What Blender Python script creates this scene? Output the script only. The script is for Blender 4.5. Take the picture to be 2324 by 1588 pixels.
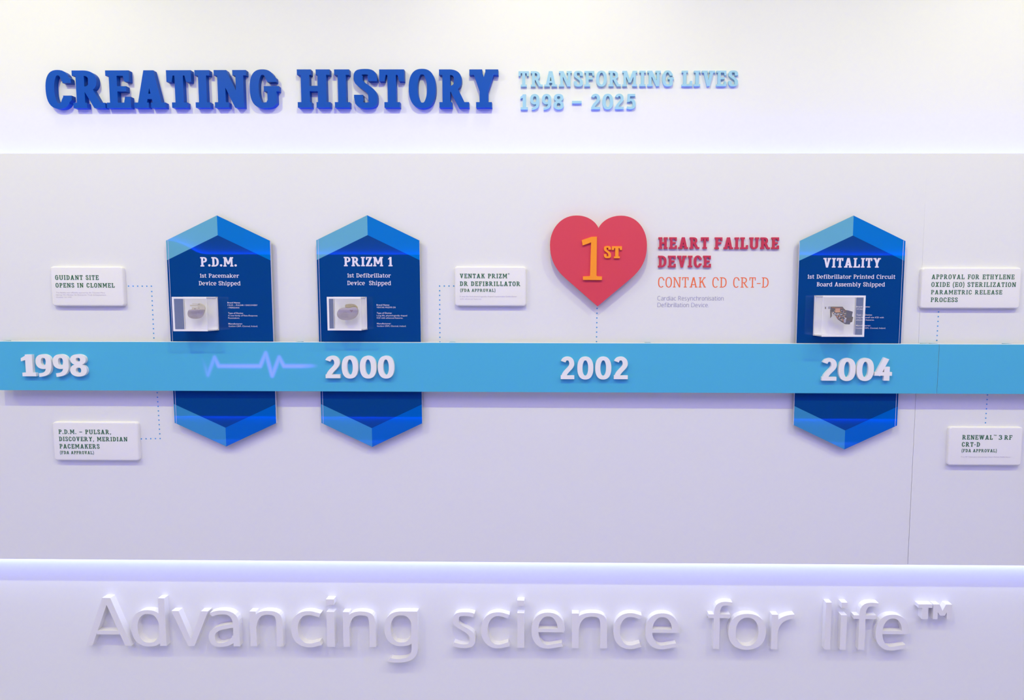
import bpy, bmesh, math, random
from mathutils import Vector, Matrix
from mathutils.geometry import delaunay_2d_cdt

for o in list(bpy.data.objects): bpy.data.objects.remove(o)
SC = bpy.context.scene
COL = SC.collection
PI = math.pi

# ------------------------------------------------------------------ camera
# The photograph is a crop: its optical centre lies right of and below the middle.
PW, PH = 2324.0, 1588.0
F, CX, CY = 1600.0, 1266.0, 820.0
def norm(v): return v.normalized()
v_down = norm(Vector((1226-CX, 18493-CY, F)))            # where upright edges meet
v_left = norm(Vector((-139800-CX, 348-CY, F)))           # where level edges meet
v_right = -v_left
v_right = norm(v_right - v_right.dot(v_down)*v_down)
v_fwd = v_right.cross(v_down)
S = 0.0015                                               # metres per pixel on the panel face
DIST, EYE = F*S, 1.55
CAM = Vector((0, -DIST, EYE))
def ray(px, py):
    d = Vector((px-CX, py-CY, F))
    return Vector((d.dot(v_right), d.dot(v_fwd), -d.dot(v_down)))
def at(px, py, y=0.0):
    """x, z of the place on the upright plane y that the photograph shows at px, py"""
    d = ray(px, py); k = (y-CAM.y)/d.y
    return CAM.x+d.x*k, CAM.z+d.z*k
cam_d = bpy.data.cameras.new('camera'); cam = bpy.data.objects.new('camera', cam_d); COL.objects.link(cam)
cam_d.sensor_width = 36; cam_d.lens = F*36/PW
cam_d.shift_x = (PW/2-CX)/PW; cam_d.shift_y = (CY-PH/2)/PW
cam_d.clip_start = .05
# camera axes in the world: x right, y up, z backwards
bx, by, bz = ray(CX+F, CY)-ray(CX, CY), ray(CX, CY-F)-ray(CX, CY), -ray(CX, CY)
M3 = Matrix((norm(bx), norm(by), norm(bz))).transposed()
cam.matrix_world = Matrix.Translation(CAM) @ M3.to_4x4()
SC.camera = cam

# ------------------------------------------------------------------ view, world
SC.view_settings.view_transform = 'Standard'; SC.view_settings.look = 'None'
SC.view_settings.gamma = 1; SC.view_settings.use_curve_mapping = False
SC.view_settings.exposure = 0.04
SC.cycles.use_denoising = True
SC.cycles.max_bounces = 8; SC.cycles.sample_clamp_indirect = 4
wd = bpy.data.worlds.new('world'); SC.world = wd; wd.use_nodes = True
wd.node_tree.nodes['Background'].inputs[0].default_value = (.5, .5, .8, 1)
wd.node_tree.nodes['Background'].inputs[1].default_value = .05

# ------------------------------------------------------------------ lights of the room, plus an added fill
WALL_Y = 0.055                     # backing wall behind the panels
X_L, X_R = -6.2, 5.0               # side walls
OPP_Y = -5.2                       # wall behind the photographer
CEIL = 3.40
def aim(o, target):
    o.rotation_euler = (Vector(target)-o.location).to_track_quat('-Z', 'Y').to_euler()
def spot(x, y, z, target, power, color, size, blend=1, r=.03):
    l = bpy.data.lights.new('ceiling_spot', 'SPOT'); l.energy = power; l.color = color
    l.spot_size = math.radians(size); l.spot_blend = blend; l.shadow_soft_size = r
    o = bpy.data.objects.new('ceiling_spot', l); COL.objects.link(o); o.location = (x, y, z); aim(o, target); return o
def area(x, y, z, target, power, color, sx, sy, name='ceiling_fill_light', spread=180):
    l = bpy.data.lights.new(name, 'AREA'); l.shape = 'RECTANGLE'; l.size = sx; l.size_y = sy
    l.energy = power; l.color = color; l.spread = math.radians(spread)
    o = bpy.data.objects.new(name, l); COL.objects.link(o); o.location = (x, y, z); aim(o, target); return o
P_TOP, P_BOT = at(1162, 348.3)[1], at(1162, 1275.4)[1]     # panel edges
SPOT_X = [at(x, 348, 0)[0] for x in (-2300, -1150, 40, 1240, 2400, 3600)]
# power (W) and colour of each kind of lamp
LG = {'track': (62, (.86, .905, .19)), 'down': (9, (1.42, 1.35, 1.04)), 'field': (80, (1.20, 1.03, 1.46)),
      'top': (15, (.012, .022, .32)), 'low': (9, (.27, .315, .58)), 'facing': (100, (.0, .06, 1.7))}
for sx in SPOT_X:
    k = 1.08 if sx < -1.5 else 1
    spot(sx, -1.45, CEIL-.10, (sx, 0, .15), LG['track'][0]*k, LG['track'][1], 132, .8, .025)   # track spots facing the wall
    spot(sx, -.36, CEIL-.06, (sx, .08, 2.3), *LG['down'], 72, 1, .11)        # downlights close to the wall
area(-.3, -2.6, CEIL-.02, (-.3, -2.6, 0), *LG['field'], 8.0, 2.6)            # broad fill light added under the ceiling for the ambient tint
# light strips tucked behind the panel's upper and lower edge
area(-.25, .032, P_TOP-.012, (-.25, .037, P_TOP+1), *LG['top'], 5.6, .012, 'edge_light_strip')
area(-.25, .032, P_BOT+.012, (-.25, .037, P_BOT-1), *LG['low'], 5.6, .012, 'edge_light_strip')
# strips behind the panel on the facing wall; its upper edge steps up towards one end
FX, FZ = [(-6.0, 2.147), (-4.26, 2.147), (-4.16, 2.135), (-4.05, 2.095), (-3.95, 2.035), (-3.88, 2.007), (-3.8, 2.0), (4.8, 2.0)], .263
for (xa, za), (xb, zb_) in zip(FX[:-1], FX[1:]):
    l = math.hypot(xb-xa, zb_-za); e, c = LG['facing']
    o = area((xa+xb)/2, OPP_Y+.018, (za+zb_)/2-.01, (0, 0, 9), e*l/10.8, c, l, .012, 'edge_light_strip')
    o.rotation_euler = Matrix(((xb-xa)/l*Vector((1, 0, 0))+(zb_-za)/l*Vector((0, 0, 1)), Vector((0, 1, 0)), Vector(((zb_-za)/l, 0, -(xb-xa)/l)))).transposed().to_euler()
area(-.6, OPP_Y+.018, FZ+.01, (-.6, OPP_Y+.008, -4), *LG['facing'], 10.8, .012, 'edge_light_strip')
# ---------------------------------------------------------------- lettering
# Every letter is drawn as overlapping strokes in cap-height units and then
# merged into one clean outline (constrained Delaunay), so one drawing serves
# all weights: w = upright stroke, t = level stroke, s = slab overhang.
def q(v): return (v[0], v[1])

class Pen:
    def __init__(self, w, t, s):
        self.w, self.t, self.s = w, t, s
        self.ts = t * 1.0 if s else t
        self.F = []
    def rect(self, x0, y0, x1, y1):
        if x1 - x0 > 1e-6 and y1 - y0 > 1e-6:
            self.F.append([(x0, y0), (x1, y0), (x1, y1), (x0, y1)])
    def poly(self, *p): self.F.append(list(p))
    def stroke(self, pts, wv=None, wh=None, a=1.0, b=1.0):
        """thick line along pts; thickness follows its direction (a, b: end tapers)"""
        wv = self.w if wv is None else wv
        wh = self.t if wh is None else wh
        P = [pts[0]]
        for p in pts[1:]:
            if math.hypot(p[0]-P[-1][0], p[1]-P[-1][1]) > 1e-5: P.append(p)
        n = len(P); L = []; R = []
        ring = n > 4 and math.hypot(P[0][0]-P[-1][0], P[0][1]-P[-1][1]) < 1e-4
        for i in range(n):
            d0 = (P[i][0]-P[i-1][0], P[i][1]-P[i-1][1]) if i > 0 else (P[1][0]-P[0][0], P[1][1]-P[0][1])
            d1 = (P[i+1][0]-P[i][0], P[i+1][1]-P[i][1]) if i < n-1 else d0
            if ring and i == 0: d0 = (P[0][0]-P[-2][0], P[0][1]-P[-2][1])
            if ring and i == n-1: d1 = (P[1][0]-P[0][0], P[1][1]-P[0][1])
            l0 = math.hypot(*d0); l1 = math.hypot(*d1)
            dx = d0[0]/l0 + d1[0]/l1; dy = d0[1]/l0 + d1[1]/l1
            l = math.hypot(dx, dy) or 1; dx /= l; dy /= l
            c = max(.55, dx*d1[0]/l1 + dy*d1[1]/l1)
            th = math.hypot(wv*dy, wh*dx) / 2 / c
            f = i/(n-1); th *= a + (1-a)*min(1, f*3) if f < .34 else (b + (1-b)*min(1, (1-f)*3) if f > .66 else 1)
            L.append((P[i][0]-dy*th, P[i][1]+dx*th)); R.append((P[i][0]+dy*th, P[i][1]-dx*th))
        for i in range(n-1):
            self.F.append([R[i], R[i+1], L[i+1], L[i]])
    def stem(self, x, y0=0, y1=1, bl=1, br=1, tl=1, tr=1):
        w, s, ts = self.w, self.s, self.ts
        self.rect(x, y0, x+w, y1)
        if s:
            if bl or br: self.rect(x-s*bl, y0, x+w+s*br, y0+ts)
            if tl or tr: self.rect(x-s*tl, y1-ts, x+w+s*tr, y1)

def sup(cx, cy, rx, ry, a0, a1, n=22, p=2.35):
    o = []
    for i in range(n+1):
        a = math.radians(a0 + (a1-a0)*i/n); c, s = math.cos(a), math.sin(a)
        o.append((cx + rx*math.copysign(abs(c)**(2/p), c), cy + ry*math.copysign(abs(s)**(2/p), s)))
    return o
def bez(p0, p1, p2, p3, n=10):
    return [((1-u)**3*p0[0]+3*(1-u)**2*u*p1[0]+3*(1-u)*u*u*p2[0]+u**3*p3[0],
             (1-u)**3*p0[1]+3*(1-u)**2*u*p1[1]+3*(1-u)*u*u*p2[1]+u**3*p3[1]) for u in [i/n for i in range(n+1)]]

def s_curve(k, W, H, y0=0.0, bar=True):
    w, t = k.w, k.t
    x0, x1 = w/2, W-w/2; ya, yb = y0+t/2-.012, y0+H-t/2+.012; m = y0+H*.52
    top = y0+H*.76; low = y0+H*.27
    P = bez((x1+.0, top+H*.02), (x1-.01, yb-.005), (W*.62, yb), (W*.5, yb), 8)
    P += bez((W*.5, yb), (W*.2, yb), (x0, y0+H*.9), (x0, top), 9)[1:]
    P += bez((x0, top), (x0, y0+H*.56), (x1, y0+H*.52), (x1+.0, low), 14)[1:]
    P += bez((x1, low), (x1, y0+H*.1), (W*.8, ya), (W*.49, ya), 9)[1:]
    P += bez((W*.49, ya), (W*.36, ya), (x0+.01, ya+.005), (x0, low-H*.02), 8)[1:]
    if k.s:
        k.stroke([(x1, y0+H*.695)]+[(x1, top)]+P[2:-2]+[(x0, low)]+[(x0, y0+H*.335)])
    else:
        P2 = P[4:-4]
        k.stroke([(W*.93, yb-.03)] + bez((W*.93, yb-.03), (W*.75, yb+.005), (W*.62, yb), (W*.5, yb), 6)[1:] + P[9:-8]
                 + bez((W*.49, ya), (W*.36, ya), (W*.2, ya+.005), (W*.02, ya+.04), 6)[1:])
    return W

def glyph(ch, w, t, s):
    k = Pen(w, t, s); ts = k.ts; R = k.rect; e = w*.78; W = .7
    bo = .015
    XH = .735; xh = XH
    if ch == 'I': W = w+2*s; k.stem(s)
    elif ch == 'H':
        W = 2*(w+2*s)+max(.02, .42-w-2*s+.0) if s else .74
        a = s; b = W-s-w
        n_ = .45 if w > .18 else 1
        k.stem(a, br=n_, tr=n_); k.stem(b, bl=n_, tl=n_); R(a, .5-t/2, b+w, .5+t/2)
    elif ch in 'EF':
        W = .42+w*1.2 if s else .5+w*.3
        k.stem(s, bl=1, tl=1, br=(1 if ch == 'F' else 0), tr=0)
        R(s, 1-t, W, 1); R(s, .51-t/2, W*.86, .51+t/2)
        if ch == 'E': R(s, 0, W+.02, t)
        if s:
            k.poly((W-e, 1-t), (W, 1-t), (W, .70), (W-e*.8, .70))
            if ch == 'E': k.poly((W-e*.8, .30), (W+.02, .30), (W+.02, t*.9), (W-e, t*.9))
            if w < .18: R(W*.86-w*.7, .38, W*.86, .62)
    elif ch == 'L':
        W = .44+w*1.1 if s else .52
        k.stem(s, br=0); R(s, 0, W, t)
        if s: k.poly((W-e*.8, .34), (W, .34), (W, t*.9), (W-e, t*.9))
    elif ch == 'T':
        W = .46+w*1.0 if s else .62
        c = W/2; k.stem(c-w/2, tl=0, tr=0); R(0, 1-t, W, 1)
        if s:
            k.poly((0, 1-t*.9), (0, .69), (e*.8, .69), (e, 1-t*.9)); k.poly((W-e, 1-t*.9), (W-e*.8, .69), (W, .69), (W, 1-t*.9))
    elif ch == 'C':
        W = .46+w*1.0 if s else .66
        if s:
            q0 = [(W-w/2, .67), (W-w/2, .74)]; q1 = [(W-w/2, .26), (W-w/2, .335)] if w > .15 else []
            k.stroke(q0+sup(W/2, .5, W/2-w/2, .5-t/2+bo, 36, 324 if q1 else 312, 32)+q1)
        else:
            cx = W*.57; k.stroke(sup(cx, .5, cx-w/2, .5-t/2+bo, 52, 308, 30))
    elif ch == 'G':
        W = .50+w*1.0 if s else .72
        v = W-.045; cx = v*.54
        rx = (v-w)/2; cy_ = v/2
        k.stroke(([(v-w/2, .68), (v-w/2, .745)] if s else [])+sup(cy_, .5, rx, .5-t/2+bo, 36 if s else 50, 285, 34))
        arc = [(v-.0, .12)]+bez((v, .12), (v-.06, .02), (cx+.18, -bo), (cx+.02, -bo), 8)[1:]
        k.F.append([(v-w, .5), (v-w, .20)]+bez((v-w, .20), (v-w-.03, t+.01), (cx+.05, t-bo), (cx+.02, t-bo), 6)[1:]+arc[::-1]+[(v, .5)])
        R(W*.50, .5-t/2, W+(.02 if s else -.045), .5+t/2)
    elif ch in 'OQ0':
        W = (.46+w*1.1 if ch != '0' else .42+w*1.15) if s or ch == '0' else .84
        k.stroke(sup(W/2, .5, W/2-w/2, .5-t/2+bo, 0, 360, 44, 2.3))
    elif ch == 'S': W = .36+w*1.05; s_curve(k, W, 1)
    elif ch == 'D':
        W = .50+w*1.05 if s else .74
        k.stem(s, br=0, tr=0); x = W*.36
        k.stroke([(s, 1-t/2)]+sup(x, .5, W-w/2-x, .5-t/2, 90, -90, 24)+[(s, t/2)])
    elif ch in 'PR':
        W = .46+w*.95
        k.stem(s, tr=0, br=(1 if ch == 'P' or w < .16 else .5)); x = W*.45; yb = .43
        k.stroke([(s, 1-t/2)]+sup(x, (1+yb)/2, W-w/2-x, (1-yb)/2-t/2, 90, -90, 20)+[(s, yb+t/2)])
        if ch == 'R':
            x0 = W*.42; x1 = W-w*.42
            k.poly((x0, yb+t*.6), (x0+w*1.05, yb+t*.9), (x1+w*1.08, 0), (x1, 0))
            W = x1+w*1.08
            if s: R(x1+w*.1, 0, W+s*.6, ts); W += s*.6
    elif ch == 'B':
        W = .46+w*.95; k.stem(s, tr=0, br=0); x = W*.42
        k.stroke([(s, 1-t/2)]+sup(x, .755, W-w/2-x-.03, .245-t/2, 90, -90, 16)+[(s, .51+t/2)])
        k.stroke([(s, .53-t/2)]+sup(x, .265, W-w/2-x, .265-t/2, 90, -90, 16)+[(s, t/2)])
    elif ch == 'N':
        W = .52+w*1.05+s if s else .76
        a = s*.9; b = W-s*.8-w
        n_ = w*.88
        k.rect(a, 0, a+n_, 1); k.rect(b+w-n_, 0, b+w, 1)
        if s:
            R(0, 0, a+n_+s*.8, ts); R(0, 1-ts, a+w, 1); R(b+w-n_-s*.8, 1-ts, W, 1)
        k.poly((a, 1), (a+w*1.05, 1), (b+w, 0), (b+w-w*1.05, 0))
    elif ch == 'M':
        W = .60+w*1.45+s if s else .9
        a = s*.9; b = W-s*.9-w; c = W/2; n_ = w*.85
        k.rect(a, 0, a+n_, 1); k.rect(b+w-n_, 0, b+w, 1)
        if s:
            R(0, 0, a+n_+s*.7, ts); R(b+w-n_-s*.7, 0, W, ts); R(0, 1-ts, a+w*.6, 1); R(b+w*.4, 1-ts, W, 1)
        d = .24
        k.poly((a, 1), (a+w*1.1, 1), (c+w*.42, d), (c-w*.42, d)); k.poly((b+w-w*1.1, 1), (b+w, 1), (c+w*.42, d), (c-w*.42, d))
    elif ch == 'A':
        W = .58+w*1.25 if s else .86
        c = W/2; d = w*1.06; h = w*.5+.02; i = s*.8
        k.poly((i, 0), (i+d, 0), (c+h*.7, 1), (c-h, 1)); k.poly((W-i-d, 0), (W-i, 0), (c+h, 1), (c-h*.7, 1))
        R(W*.25, .235, W*.75, .235+t)
        if s: R(0, 0, i+d+s*.75, ts); R(W-i-d-s*.75, 0, W, ts)
    elif ch in 'VWvw':
        H = 1 if ch in 'VW' else xh
        def vee(x0, x1):
            c = (x0+x1)/2; d = w*1.06; h = w*.46
            k.poly((x0, H), (x0+d, H), (c+h*.8, 0), (c-h, 0)); k.poly((x1-d, H), (x1, H), (c+h, 0), (c-h*.8, 0))
        i = s*.8; d = w*1.06
        if ch == 'V':
            W = .54+w*1.2 if s else .8
            vee(i, W-i)
        elif ch == 'v':
            W = .46+w*1.0 if s else .36+w*2.2; vee(i, W-i)
        else:
            W = (.84 if ch == 'W' else .68)+w*1.6; vee(i, W/2+d*.45); vee(W/2-d*.45, W-i)
        if s: R(0, H-ts, i+d+s*.7, H); R(W-i-d-s*.7, H-ts, W, H)
    elif ch == 'Y':
        W = .56+w*1.0; c = W/2; d = w*1.1; i = s*.75
        k.poly((i, 1), (i+d, 1), (c+w/2, .42), (c-w/2, .42)); k.poly((W-i-d, 1), (W-i, 1), (c+w/2, .42), (c-w/2, .42))
        k.stem(c-w/2, 0, .46, tl=0, tr=0)
        if s: R(0, 1-ts, i+d+s*.2, 1); R(W-i-d-s*.2, 1-ts, W, 1)
    elif ch == 'X':
        W = .52+w*1.1; d = w*1.1; i = s*.8
        k.poly((i, 0), (i+d, 0), (W-i, 1), (W-i-d, 1)); k.poly((W-i-d, 0), (W-i, 0), (i+d, 1), (i, 1))
        if s:
            for y in (0, 1-ts): R(0, y, i+d+s*.6, y+ts); R(W-i-d-s*.6, y, W, y+ts)
    elif ch == 'Z':
        W = .44+w*.9; d = w*1.15
        R(.02, 1-t, W-.02, 1); R(0, 0, W, t); k.poly((0, t*.6), (d, t*.6), (W-.02, 1-t*.6), (W-.02-d, 1-t*.6))
        if s: R(.02, .70, .02+e*.8, 1); R(W-e*.8, 0, W, .32)
    elif ch == 'K':
        W = .52+w*1.15; k.stem(s, br=.8, tr=.8); d = w*1.1; j = s+w
        k.stroke([(j-.02, .44), (W-s*.8-d*.5, .96)], w*.9, w*.75)
        k.poly((j+.06, .58), (j+.10+w*.6, .66), (W-s*.2, 0), (W-s*.2-d, 0))
        if s: R(W-s*.8-d-s*.5, 1-ts, W-s*.2, 1); R(W-s*.2-d-s*.5, 0, W+s*.2, ts)
    elif ch == 'U':
        W = .56+w*1.0+s; a = s*.9; b = W-s*.9-w
        r = (b-a)/2
        k.stroke([(a+w/2, 1), (a+w/2, .34)]+sup((a+b+w)/2, .34, r, .34-t/2+bo, 180, 360, 20)[1:]+[(b+w/2, 1)])
        if s: R(0, 1-ts, a+w+s*.8, 1); R(b-s*.8, 1-ts, W, 1)
    elif ch == '1':
        if s:
            W = w+2*s+.04; x = s+.04; k.rect(x, 0, x+w, 1); R(.02, 0, x+w+s, ts)
            k.poly((x+w*.3, 1), (x+w*.5, 1-t*1.2), (-.0, .78-t*.55), (-.0, .80+t*.2))
        else:
            W = w+.2; x = .2; k.rect(x, 0, x+w, 1); k.poly((x, 1), (x+w*.5, 1-t*1.2), (0, .72), (0, .86))
    elif ch == '2':
        W = .36+w*1.1
        P = sup(W/2-.005, .695, W/2-w/2, .305-t/2+bo, 158, -4, 20, 2.15)
        x, y = P[-1]
        P += bez((x, y), (x-.02, y-.20), (w*.80, .36), (w*.62, t*.5), 12)[1:]
        k.stroke(P); R(.01, 0, W, t*1.02)
    elif ch == '3':
        W = .34+w*1.1
        P = bez((w*.35, .76), (w*.5, 1.0), (W*.36, 1-t/2+bo), (W*.48, 1-t/2+bo), 8)
        P += bez((W*.48, 1-t/2+bo), (W*.95, 1-t/2+bo), (W*.95, .55), (W*.36, .54), 10)[1:]
        k.stroke(P)
        P = bez((W*.36, .54), (W*1.06, .54), (W*1.06, t/2-bo), (W*.45, t/2-bo), 12)
        P += bez((W*.45, t/2-bo), (W*.2, t/2-bo), (w*.2, .12), (w*.15, .2), 6)[1:]
        k.stroke(P)
    elif ch == '4':
        W = .42+w*1.15
        k.stroke([(W*.66, 1.0), (w*.55, .24)], w*1.05, w*.8)
        k.poly((.0, .22), (.02, .22+t*1.0), (w*.9, .36), (w*.9, .22))
        R(.0, .22, W, .22+t); R(W-w*1.0-w*.42, 0, W-w*.42, .62)
    elif ch == '5':
        W = .36+w*1.1
        R(W*.14, 1-t, W*.94, 1); k.poly((W*.12, 1), (W*.12+w*.85, 1), (w*.95, .52), (w*.12, .45))
        P = bez((w*.5, .5), (W*.3, .66), (W*.6, .64), (W*.6, .635), 6)[:-1]
        P = [(w*.55, .52)]+bez((w*.55, .52), (W*.3, .66), (W-w/2, .68), (W-w/2, .33), 12)[1:]
        P += bez((W-w/2, .33), (W-w/2, .0), (W*.4, t/2-bo), (w*.05, t*.72), 10)[1:]
        k.stroke(P)
    elif ch == '8':
        W = .40+w*1.1
        k.stroke(sup(W/2, .765, W/2-w/2-.02, .235-t/2+bo, 0, 360, 30, 2.2)); k.stroke(sup(W/2, .275, W/2-w/2, .275-t/2+bo, 0, 360, 32, 2.2))
    elif ch == '9':
        W = .40+w*1.1
        k.stroke(sup(W/2, .675, W/2-w/2, .325-t/2+bo, 0, 360, 32, 2.25))
        k.stroke(bez((W-w/2, .66), (W-w/2+.02, .22), (W*.72, t*.45), (W*.18, t*.42-bo), 14))
    elif ch == '.': W = w*1.15; k.F.append(sup(W/2, W/2, W/2, W/2, 0, 340, 17, 2))
    elif ch == ',': W = w*1.2; k.poly((w*.35, w*1.0), (w*1.2, w*1.0), (w*.65, -w*.9), (0, -w*.9))
    elif ch == '-': W = .34; R(0, .36, W, .36+t)
    elif ch == '–': W = .60; R(0, .39, W, .39+t*1.1)
    elif ch == '(': W = .24; k.stroke(bez((W, 1.08), (-.02, .75), (-.02, .1), (W, -.22), 14), w*.8, w*.8)
    elif ch == ')': W = .24; k.stroke(bez((0, 1.08), (W+.02, .75), (W+.02, .1), (0, -.22), 14), w*.8, w*.8)
    # ---- lower case
    elif ch == 'a':
        W = .44+w*.85 if s else .44+w*1.0
        b = W-w-(s*.6 if s else 0); k.rect(b, 0, b+w, xh*.62)
        P = [(b+w/2, xh*.6)]+bez((b+w/2, xh*.62), (b+w/2, xh*1.0), (W*.52, xh-t/2+bo), (W*.42, xh-t/2+bo), 10)[1:]
        P += bez((W*.42, xh-t/2+bo), (W*.3, xh-t/2+bo), (W*.2, xh-t*.6), (W*.1, xh-t*.95), 6)[1:]
        k.stroke(P)
        P = bez((b+w*.4, xh*.60), (W*.5, xh*.54), (w/2, xh*.52), (w/2, xh*.27), 12)
        P += bez((w/2, xh*.27), (w/2, t/2-bo), (W*.3, t/2-bo), (W*.38, t/2-bo), 8)[1:]
        P += bez((W*.38, t/2-bo), (W*.55, t/2-bo), (b, xh*.12), (b+w*.3, xh*.27), 8)[1:]
        k.stroke(P)
        if s: R(b, 0, W, ts)
    elif ch in 'bdgpq':
        W = .50+w*.95
        left = ch in 'bp'; sx = (s*.9 if left else W-w-s*.9)
        x0, x1 = (sx, W) if left else (0, sx+w)
        cx = (x0+x1)/2; rx = (x1-x0)/2-w/2
        cut = 205 if left else 25
        if ch == 'g':
            k.stroke(sup(cx+w*.1, xh/2+.02, rx, xh/2-t/2, 15, 345, 34, 2.3))
            k.stroke([(cx+w*.1, xh-t/2+.02), (sx+w, xh-t/2+.02)], w, t)
            k.stroke([(sx+w/2, xh+.02-.0), (sx+w/2, .0)]+bez((sx+w/2, 0), (sx+w/2, -.27), (cx+.06, -.33+t/2), (cx-.08, -.33+t/2), 10)[1:]
                     + bez((cx-.08, -.33+t/2), (cx-.16, -.33+t/2), (cx-.2, -.32+t/2), (W*.14, -.30+t/2), 5)[1:])
            k.rect(sx, xh*.5, sx+w, xh+.02)
        else:
            k.stroke(sup(cx, xh/2, rx, xh/2-t/2+bo, 0, 360, 36, 2.3))
            y0, y1 = (0, 1) if ch in 'bd' else (-.27, xh)
            k.rect(sx, y0, sx+w, y1)
            if s:
                if ch == 'b': R(0, 1-ts, sx+w, 1)
                if ch == 'd': R(sx-s*.9, 1-ts, sx+w, 1); R(sx, 0, W, ts)
                if ch == 'p': R(0, xh-ts, sx+w, xh); R(sx-s*.9, -.27, sx+w+s*.9, -.27+ts)
    elif ch == 'c':
        W = .38+w*.85; cx = W*.58
        if s: k.stroke(sup(cx, xh/2, cx-w/2, xh/2-t/2+bo, 48, 312, 26, 2.3))
        else:
            cx = W*.62; k.stroke([(W, xh-t/2-.035)]+sup(cx, xh/2, cx-w/2, xh/2-t/2+bo, 78, 282, 26, 2.2)+[(W, t/2+.035)])
        if s: k.poly((W-e, xh*.64), (W-.01, xh*.64), (W-.01, xh*.87), (cx, xh-t*.5), (W-e, xh-t))
    elif ch == 'e':
        W = .44+w*.9
        if s: k.stroke(sup(W/2, xh/2, W/2-w/2, xh/2-t/2+bo, 0, 312, 34, 2.3))
        else: k.stroke(sup(W/2, xh/2, W/2-w/2, xh/2-t/2+bo, 0, 286, 34, 2.2)+[(W*.93, t/2+.035)])
        R(w*.5, xh*.5-t*.4, W-w*.1, xh*.5+t*.5)
    elif ch == 'f':
        W = .34+w*.6; x = W*.24+s*.3
        k.stroke([(x+w/2, 0), (x+w/2, .74)]+bez((x+w/2, .74), (x+w/2, 1.0), (W*.7, 1.01-t/2), (W+.02, .99-t/2), 10)[1:])
        R(0, xh-t, W*.98, xh)
        if s: R(x-s, 0, x+w+s, ts)
    elif ch in 'hn':
        W = .47+w*.95+s*1.2; a = s*.9; b = W-s*.9-w
        k.rect(a, 0, a+w, 1 if ch == 'h' else xh)
        k.stroke(bez((a+w*.55, xh*.58), (a+w*.8, xh*.95), ((a+b+w)/2-.03, xh-t/2+bo), ((a+b+w)/2+.03, xh-t/2+bo), 10)
                 + bez(((a+b+w)/2+.03, xh-t/2+bo), (b+w*.35, xh-t/2+bo), (b+w/2, xh*.86), (b+w/2, xh*.58), 9)[1:]+[(b+w/2, 0)])
        if s:
            R(0, (1 if ch == 'h' else xh)-ts, a+w, 1 if ch == 'h' else xh); R(0, 0, a+w+s*.8, ts); R(b-s*.8, 0, W, ts)
    elif ch == 'm':
        W = .78+w*1.3+s*1.2; a = s*.9; c = W-s*.9-w; b = (a+c)/2
        k.rect(a, 0, a+w, xh)
        for x0, x1 in ((a, b), (b, c)):
            m = (x0+x1+w)/2+.02
            k.stroke(bez((x0+w*.55, xh*.58), (x0+w*.8, xh*.95), (m-.05, xh-t/2+bo), (m, xh-t/2+bo), 9)
                     + bez((m, xh-t/2+bo), (x1+w*.35, xh-t/2+bo), (x1+w/2, xh*.86), (x1+w/2, xh*.58), 8)[1:]+[(x1+w/2, 0)])
        if s:
            R(0, xh-ts, a+w, xh)
            for x in (a, b, c): R(x-s*.8, 0, x+w+s*.8, ts)
    elif ch in 'il':
        W = w+2*s if s else w; H = 1 if ch == 'l' else xh
        k.rect(s, 0, s+w, H)
        if s: R(0, 0, W, ts); R(0, H-ts, s+w, H)
        if ch == 'i':
            if s: k.F.append(sup(s+w*.45, .93, w*.68, w*.68, 0, 340, 17, 2))
            else: R(0, .885, w, 1.0)
    elif ch == 'k':
        W = .48+w*.95+s; a = s*.9; k.rect(a, 0, a+w, 1); j = a+w
        k.stroke([(j-.02, xh*.42), (W-s*.5-w*.7, xh)], w*.9, w*.7); k.stroke([(j+.06, xh*.52), (W-s*.4-w*.5, 0)], w*1.0, w*.8)
        if s: R(0, 1-ts, j, 1); R(0, 0, j+s*.7, ts); R(W-s-w*1.3, xh-ts, W-s*.3, xh); R(W-s-w*1.1, 0, W+s*.1, ts)
    elif ch == 'o':
        W = .46+w*.95; k.stroke(sup(W/2, xh/2, W/2-w/2, xh/2-t/2+bo, 0, 360, 36, 2.2))
    elif ch == 'r':
        W = .32+w*.75+s*.9; a = s*.9; k.rect(a, 0, a+w, xh)
        k.stroke(bez((a+w*.55, xh*.52), (a+w*.75, xh*.86), (W*.72, xh-t*.45), (W, xh-t*.5), 12), w, t*1.15)
        if s: R(0, xh-ts, a+w, xh); R(0, 0, a+w+s, ts); R(W-e*.7, xh*.70, W, xh)
    elif ch == 's': W = .32+w*.9; s_curve(k, W, xh)
    elif ch == 't':
        W = .32+w*.6; x = W*.22
        k.stroke([(x+w/2, .93), (x+w/2, .22)]+bez((x+w/2, .22), (x+w/2, .0), (W*.6, t/2-bo), (W, t*.8), 8)[1:]); R(0, xh-t, W*.98, xh)
    elif ch == 'u':
        W = .47+w*.95+s*1.2; a = s*.9; b = W-s*.9-w
        k.rect(b, 0, b+w, xh)
        k.stroke([(a+w/2, xh), (a+w/2, xh*.42)]+bez((a+w/2, xh*.42), (a+w/2, 0), (W*.4, t/2-bo), (W*.46, t/2-bo), 9)[1:]
                 + bez((W*.46, t/2-bo), (W*.6, t/2-bo), (b+w*.2, xh*.1), (b+w*.45, xh*.42), 9)[1:])
        if s: R(0, xh-ts, a+w, xh); R(b-s*.9, xh-ts, b+w, xh); R(b, 0, W, ts)
    elif ch == 'y':
        W = .48+w*1.0; i = s*.8; d = w*1.06; c = W/2+.01
        k.poly((i, xh), (i+d, xh), (c+w*.45, .02), (c-w*.5, .02))
        k.stroke([(W-i-d/2, xh), (c-.02, -.06)]+bez((c-.02, -.06), (c-.07, -.26), (c-.14, -.27+t/2), (W*.1, -.25+t/2), 7)[1:], w, t)
        if s: R(0, xh-ts, i+d+s*.6, xh); R(W-i-d-s*.6, xh-ts, W, xh)
    elif ch == ' ': W = .34
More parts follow.
